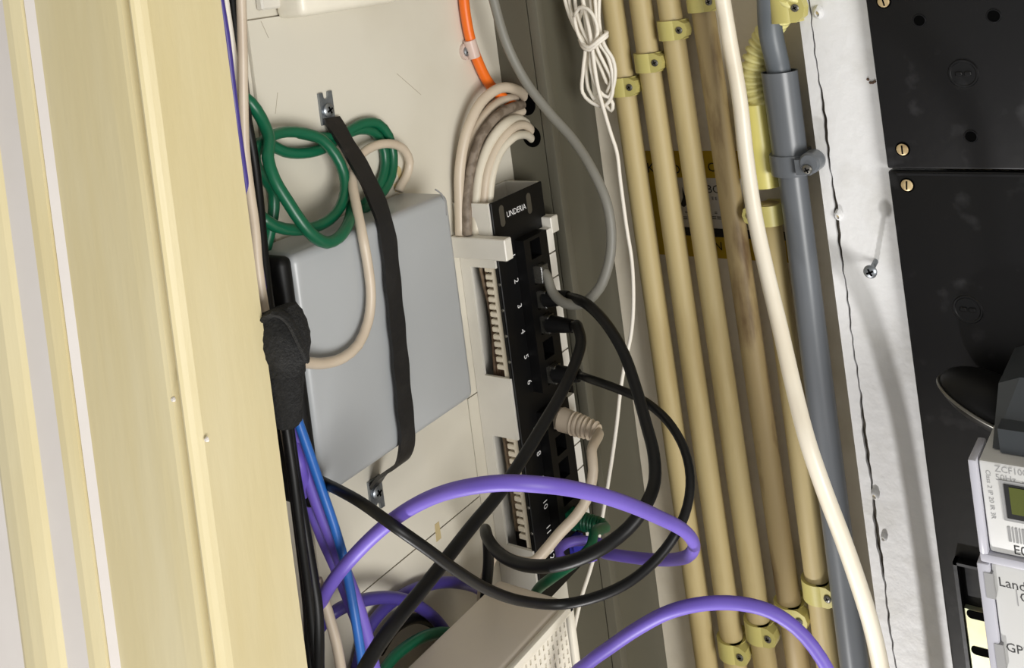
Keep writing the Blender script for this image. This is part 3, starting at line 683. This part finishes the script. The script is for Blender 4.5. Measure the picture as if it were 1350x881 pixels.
for i in range(len(sp_pts)-1):
    for k in range(4): fs.append((4*i+k, 4*i+(k+1) % 4, 4*i+4+(k+1) % 4, 4*i+4+k))
fs += [(0, 1, 2, 3), tuple(4*(len(sp_pts)-1)+k for k in range(4))]
finish('band', vs, fs, 'strap_black', sp, True)
for (u, v, sgn) in ((429, 143, 1), (494, 651, -1)):
    c = PX(u, v, XL); hw = .0052
    pl = [(-hw, -.0085*sgn), (hw, -.0085*sgn), (hw, .009*sgn), (.0022, .009*sgn), (.0018, .006*sgn), (0, .0048*sgn), (-.0018, .006*sgn), (-.0022, .009*sgn), (-hw, .009*sgn)]
    MB().prism([(c.y+p*.95, c.z+q_) for p, q_ in pl], 'x', XL+.0001, XL+.0016).build('lug', 'zinc', sp)
    screw_head((XL+.0017, c.y, c.z-.001*sgn), (1, 0, 0), .0037, 'zinc', sp, h=.002)

# ------------------------------------------------------------------ loose green cable and beige cable round the box
def xs(seq): return [(u, v, 'x', x) for u, v, x in seq]
cable('green_cable', xs([(296, 175, -.402), (299, 150, -.402), (308, 131, -.402), (322, 128, -.402), (338, 145, -.400), (350, 168, -.396), (355, 185, -.392), (353, 208, -.388), (362, 237, -.384), (380, 267, -.380), (398, 294, -.3765), (414, 312, -.3750), (431, 320, -.3752), (447, 313, -.3765), (458, 297, -.381), (463, 280, -.390), (462, 262, -.400)]),
      .0030, 'green', label='dark green cable dangling in front of the top of the grey box')
cable('green_cable', xs([(346, 345, -.405), (355, 310, -.404), (361, 275, -.403), (360, 252, -.402), (350, 236, -.400), (338, 220, -.398), (336, 204, -.398), (346, 187, -.400), (370, 175, -.403), (398, 175, -.404), (424, 184, -.403), (442, 204, -.401), (453, 228, -.399), (455, 252, -.397), (448, 274, -.394), (434, 290, -.391), (413, 300, -.389), (388, 303, -.389), (362, 298, -.390), (342, 284, -.392)]),
      .0029, 'green', label='dark green cable making the round loop left of the strap')
cable('green_cable', xs([(330, 192, -.410), (350, 188, -.410), (375, 200, -.410), (400, 202, -.410), (426, 196, -.410), (452, 178, -.411), (478, 163, -.411), (498, 163, -.411), (512, 179, -.411), (518, 205, -.411), (516, 232, -.410), (506, 251, -.409), (494, 264, -.407), (478, 280, -.404)]),
      .0029, 'green', label='dark green cable forming the outer of the two loops right of the strap')
cable('green_cable', xs([(395, 176, -.4095), (420, 181, -.4105), (448, 180, -.4115), (474, 171, -.412), (492, 174, -.412), (504, 190, -.412), (508, 215, -.412), (503, 238, -.411), (490, 258, -.409), (478, 272, -.407)]),
      .0028, 'green', label='dark green cable forming the inner loop right of the strap')
cable('beige_box_cable', xs([(380, 474, -.3640), (404, 478, -.3690), (428, 479, -.3735), (452, 472, -.3745), (472, 455, -.3745), (485, 425, -.3745), (489, 390, -.3745), (485, 350, -.3745), (478, 312, -.3755), (470, 272, -.385), (465, 243, -.394), (467, 219, -.4005), (478, 202, -.404), (498, 191, -.4055), (518, 190, -.4065), (533, 198, -.409), (540, 214, -.411), (536, 232, -.412), (528, 246, -.412), (526, 252, -.412)]),
      .0026, 'beige_cable', label='beige cable curving from the velcro tie up behind the strap')

# ------------------------------------------------------------------ vertical cable run along the door frame
cable('beige_riser_cable', [(315, -60, .47), (318, 0, .47), (320, 70, .47), (321, 140, .47), (323, 200, .47), (329, 250, .468), (336, 300, .465), (340, 350, .462), (347, 400, .46), (356, 450, .455), (368, 520, .455), (385, 620, .455), (400, 740, .455), (414, 880, .455)], .0023, 'beige_cable', label='beige riser cable beside the door frame, running into the velcro tie')
cable('black_riser_cable', [(302, -40, .488), (308, 20, .488), (316, 100, .488), (326, 160, .488), (335, 210, .488), (341, 260, .485), (346, 320, .478), (352, 380, .47), (360, 440, .46), (372, 520, .455), (380, 580, .45), (387, 640, .45), (397, 720, .452), (406, 800, .452), (412, 900, .452)], .0024, 'black_cable', label='black riser cable right beside the beige one at the door frame')
cable('black_riser_cable', [(309, -40, .50), (314, 30, .50), (321, 100, .50), (330, 190, .498), (338, 240, .495), (345, 310, .49), (352, 390, .475), (362, 450, .462), (374, 540, .452), (386, 620, .448), (396, 700, .448), (408, 790, .45), (420, 900, .45)], .0022, 'black_cable', label='second black riser cable, tight behind the first one at the door frame')
cable('violet_riser_cable', [(282, -60, .46), (291, 0, .46), (299, 50, .46), (305, 100, .46), (311, 150, .46), (322, 230, .466), (342, 350, .47), (358, 440, .462)], .0016, 'purple_dark', label='thin dark violet cable at the very edge of the door frame')
cable('white_riser_cable', [(289, -60, .475), (297, 0, .475), (306, 60, .475), (314, 120, .478), (330, 240, .49), (345, 340, .49), (362, 440, .465)], .0017, 'cord_white', label='thin white cable between the violet and black ones at the top of the door frame')
# velcro tie
vt = thing('velcro_tie', PD(372, 550, .455), 'black fuzzy velcro tie wrapped round the cable run beside the grey box', 'cable tie')
for seq, r, nm in (([(363, 408, .452), (369, 430, .451), (373, 455, .450), (374, 488, .450)], 1, 'upper_wrap'), ([(371, 484, .452), (373, 510, .451), (374, 535, .451), (376, 554, .452)], 1, 'lower_wrap')):
    mb = MB().sweep(spline(pts3(seq), .0015), 1, 24, rf=(lambda t: .0105+.0030*math.sin(math.pi*min(1, t*1.15))) if nm == 'upper_wrap' else (lambda t: .0108-.0026*t), sx=1.0, sy=.85)
    rnd = random.Random(3)
    for v in mb.v: v += Vector((rnd.uniform(-1, 1), rnd.uniform(-1, 1), rnd.uniform(-1, 1)))*.00028
    mb.build(nm, 'black_velcro', vt, True)
a = PD(352, 428, .443); MB().sweep(spline(pts3([(350, 425, .447), (364, 412, .440), (378, 420, .440), (392, 445, .441), (403, 470, .446)]), .002), .0036, 12, sx=.45, sy=1.3).build('loose_end', 'black_velcro', vt, True)
cable('blue_cable', [(382, 520, .468), (392, 552, .469), (408, 598, .470), (425, 648, .471), (440, 692, .471), (454, 740, .471), (464, 790, .471), (474, 850, .469), (482, 910, .468)], .0022, 'blue', label='bright blue cable falling from the velcro tie')
cable('purple_riser_cable', [(378, 530, .46), (389, 565, .475), (402, 615, .476), (420, 668, .478), (438, 712, .479), (455, 755, .479), (472, 800, .479), (486, 850, .479), (496, 900, .479)], .0031, 'purple', label='purple cable falling left of the blue one, the rear one of two')
cable('purple_riser_cable', [(372, 520, .475), (383, 560, .481), (394, 610, .47), (408, 660, .485), (424, 705, .487), (442, 745, .487), (460, 790, .487), (478, 840, .487), (492, 900, .487)], .0030, 'purple', label='purple cable leftmost of the two falling from the velcro tie')
cable('purple_lower_cable', [(400, 870, .50), (420, 830, .505), (440, 808, 'x', -.397), (470, 794, 'x', -.398), (505, 788, 'x', -.399), (535, 792, 'x', -.400), (560, 805, 'x', -.401), (582, 826, 'x', -.402), (605, 865, 'x', -.403), (620, 920, 'x', -.403)], .0031, 'purple_dark', label='deep purple cable curving low behind the router on the left')
cable('purple_lower_cable', [(468, 890, 'x', -.411), (482, 838, 'x', -.411), (500, 810, 'x', -.411), (530, 785, 'x', -.411), (562, 772, 'x', -.410), (595, 768, 'x', -.409), (630, 776, 'x', -.407), (662, 802, 'x', -.404), (690, 860, 'x', -.400)], .0031, 'purple_dark', label='deep purple cable crossing behind the black diagonal cable near the router')
cable('dark_green_cable', [(498, 905, 'x', -.389), (513, 874, 'x', -.390), (540, 850, 'x', -.391), (568, 837, 'x', -.392), (600, 838, 'x', -.394), (640, 880, 'x', -.395)], .0029, 'green', label='shaded green cable curving under the router at the bottom')
cable('black_lower_cable', [(500, 860, 'x', -.404), (520, 830, 'x', -.405), (545, 816, 'x', -.406), (570, 822, 'x', -.408), (592, 845, 'x', -.409), (605, 890, 'x', -.409)], .0026, 'black_cable', label='short black cable arc just above the shaded green cable')
cable('white_lower_cable', [(418, 765, .468), (427, 790, .468), (436, 820, .467), (444, 850, .466), (450, 885, .465), (454, 920, .465)], .0024, 'beige_cable', label='cream cable emerging below the purple arch at the bottom left')
cable('black_marked_cable', [(378, 545, .462), (388, 620, .461), (402, 700, .46), (412, 760, .455), (418, 800, .452), (420, 840, .45), (421, 900, .45)], .0026, 'black_cable', label='black cable with white print at the bottom of the door frame')

# small surface box at the top of the board
a = PX(400, 20, XL+.02)
jb = thing('junction_box', (XL, .43, 1.49), 'cream plastic junction box cut by the top edge of the picture', 'junction box')
b0 = PX(398, 10, -.396); b1 = PX(560, -2, -.396)
zbt = PX(408, 21, -.396).z
MB().rbox(XL-.0012, -.396, b0.y, b0.y+.075, zbt, zbt+.06, .004, 3).build('cover', 'router_trim', jb, True)
MB().rbox(XL-.0012, XL+.004, b0.y-.012, b0.y+.08, zbt+.006, zbt+.075, .001, 1).build('back_plate', 'panel_white', jb)

# ------------------------------------------------------------------ white router at the bottom
zr = 1.155
rt = thing('wifi_router', (-.358, .38, .93), 'white router with a perforated side standing below the patch panel', 'router')
x0, x1, y0, y1 = -.3822, -.3308, .292, .4448
MB().rbox(x0, x1-.0038, y0, y1, .93, zr, .0035, 3).build('shell', 'router_white', rt, True)
mb = MB()                                       # rim of the perforated side
ft = .0055
mb.rbox(x1-.0042, x1, y0, y1, zr-ft, zr-.0004, .0015, 2); mb.rbox(x1-.0042, x1, y0, y1, .9304, .9304+ft, .0015, 2)
mb.rbox(x1-.0042, x1, y1-ft, y1-.0004, .9304, zr-.0004, .0015, 2); mb.rbox(x1-.0042, x1, y0, y0+ft, .9304, zr-.0004, .0015, 2)
mb.build('rim', 'router_trim', rt, True)
mb = MB(); xg = x1-.0016; cyy, cz = .0040, .0048; ny = int((y1-y0-2*ft)/cyy); nz = int((zr-.93-2*ft)/cz)
ys = y0+ft; zs_ = zr-ft-nz*cz
for j in range(nz):
    for i in range(ny):
        a0 = ys+i*cyy; b0_ = zs_+j*cz; a1 = a0+cyy; b1_ = b0_+cz
        h0_, h1_, k0, k1 = a0+.0013, a1-.0013, b0_+.0008, b1_-.0012
        vs = [(xg, a0, b0_), (xg, a1, b0_), (xg, a1, b1_), (xg, a0, b1_), (xg, h0_, k0), (xg, h1_, k0), (xg, h1_, k1), (xg, h0_, k1), (xg-.002, h0_, k0), (xg-.002, h1_, k0), (xg-.002, h1_, k1), (xg-.002, h0_, k1)]
        mb.add(vs, [(0, 1, 5, 4), (1, 2, 6, 5), (2, 3, 7, 6), (3, 0, 4, 7), (4, 5, 9, 8), (5, 6, 10, 9), (6, 7, 11, 10), (7, 4, 8, 11)])
mb.box(xg-.001, xg, y0+ft-.001, ys+ny*cyy-.0, .93+ft-.001, zs_) 
finish('perforated_grille', mb.v, mb.f, 'router_trim', rt, kind='stuff')
MB().box(x1-.0041, x1-.0037, y0+.004, y1-.004, .934, zr-.004).build('grille_backing', 'dark_gap', rt)

sf = MB().rbox(XL+.0002, -.30, .290, .484, .915, .9298, .001, 1).build('shelf_board', 'panel_white'); tag(sf, 'white shelf board under the router', 'shelf')
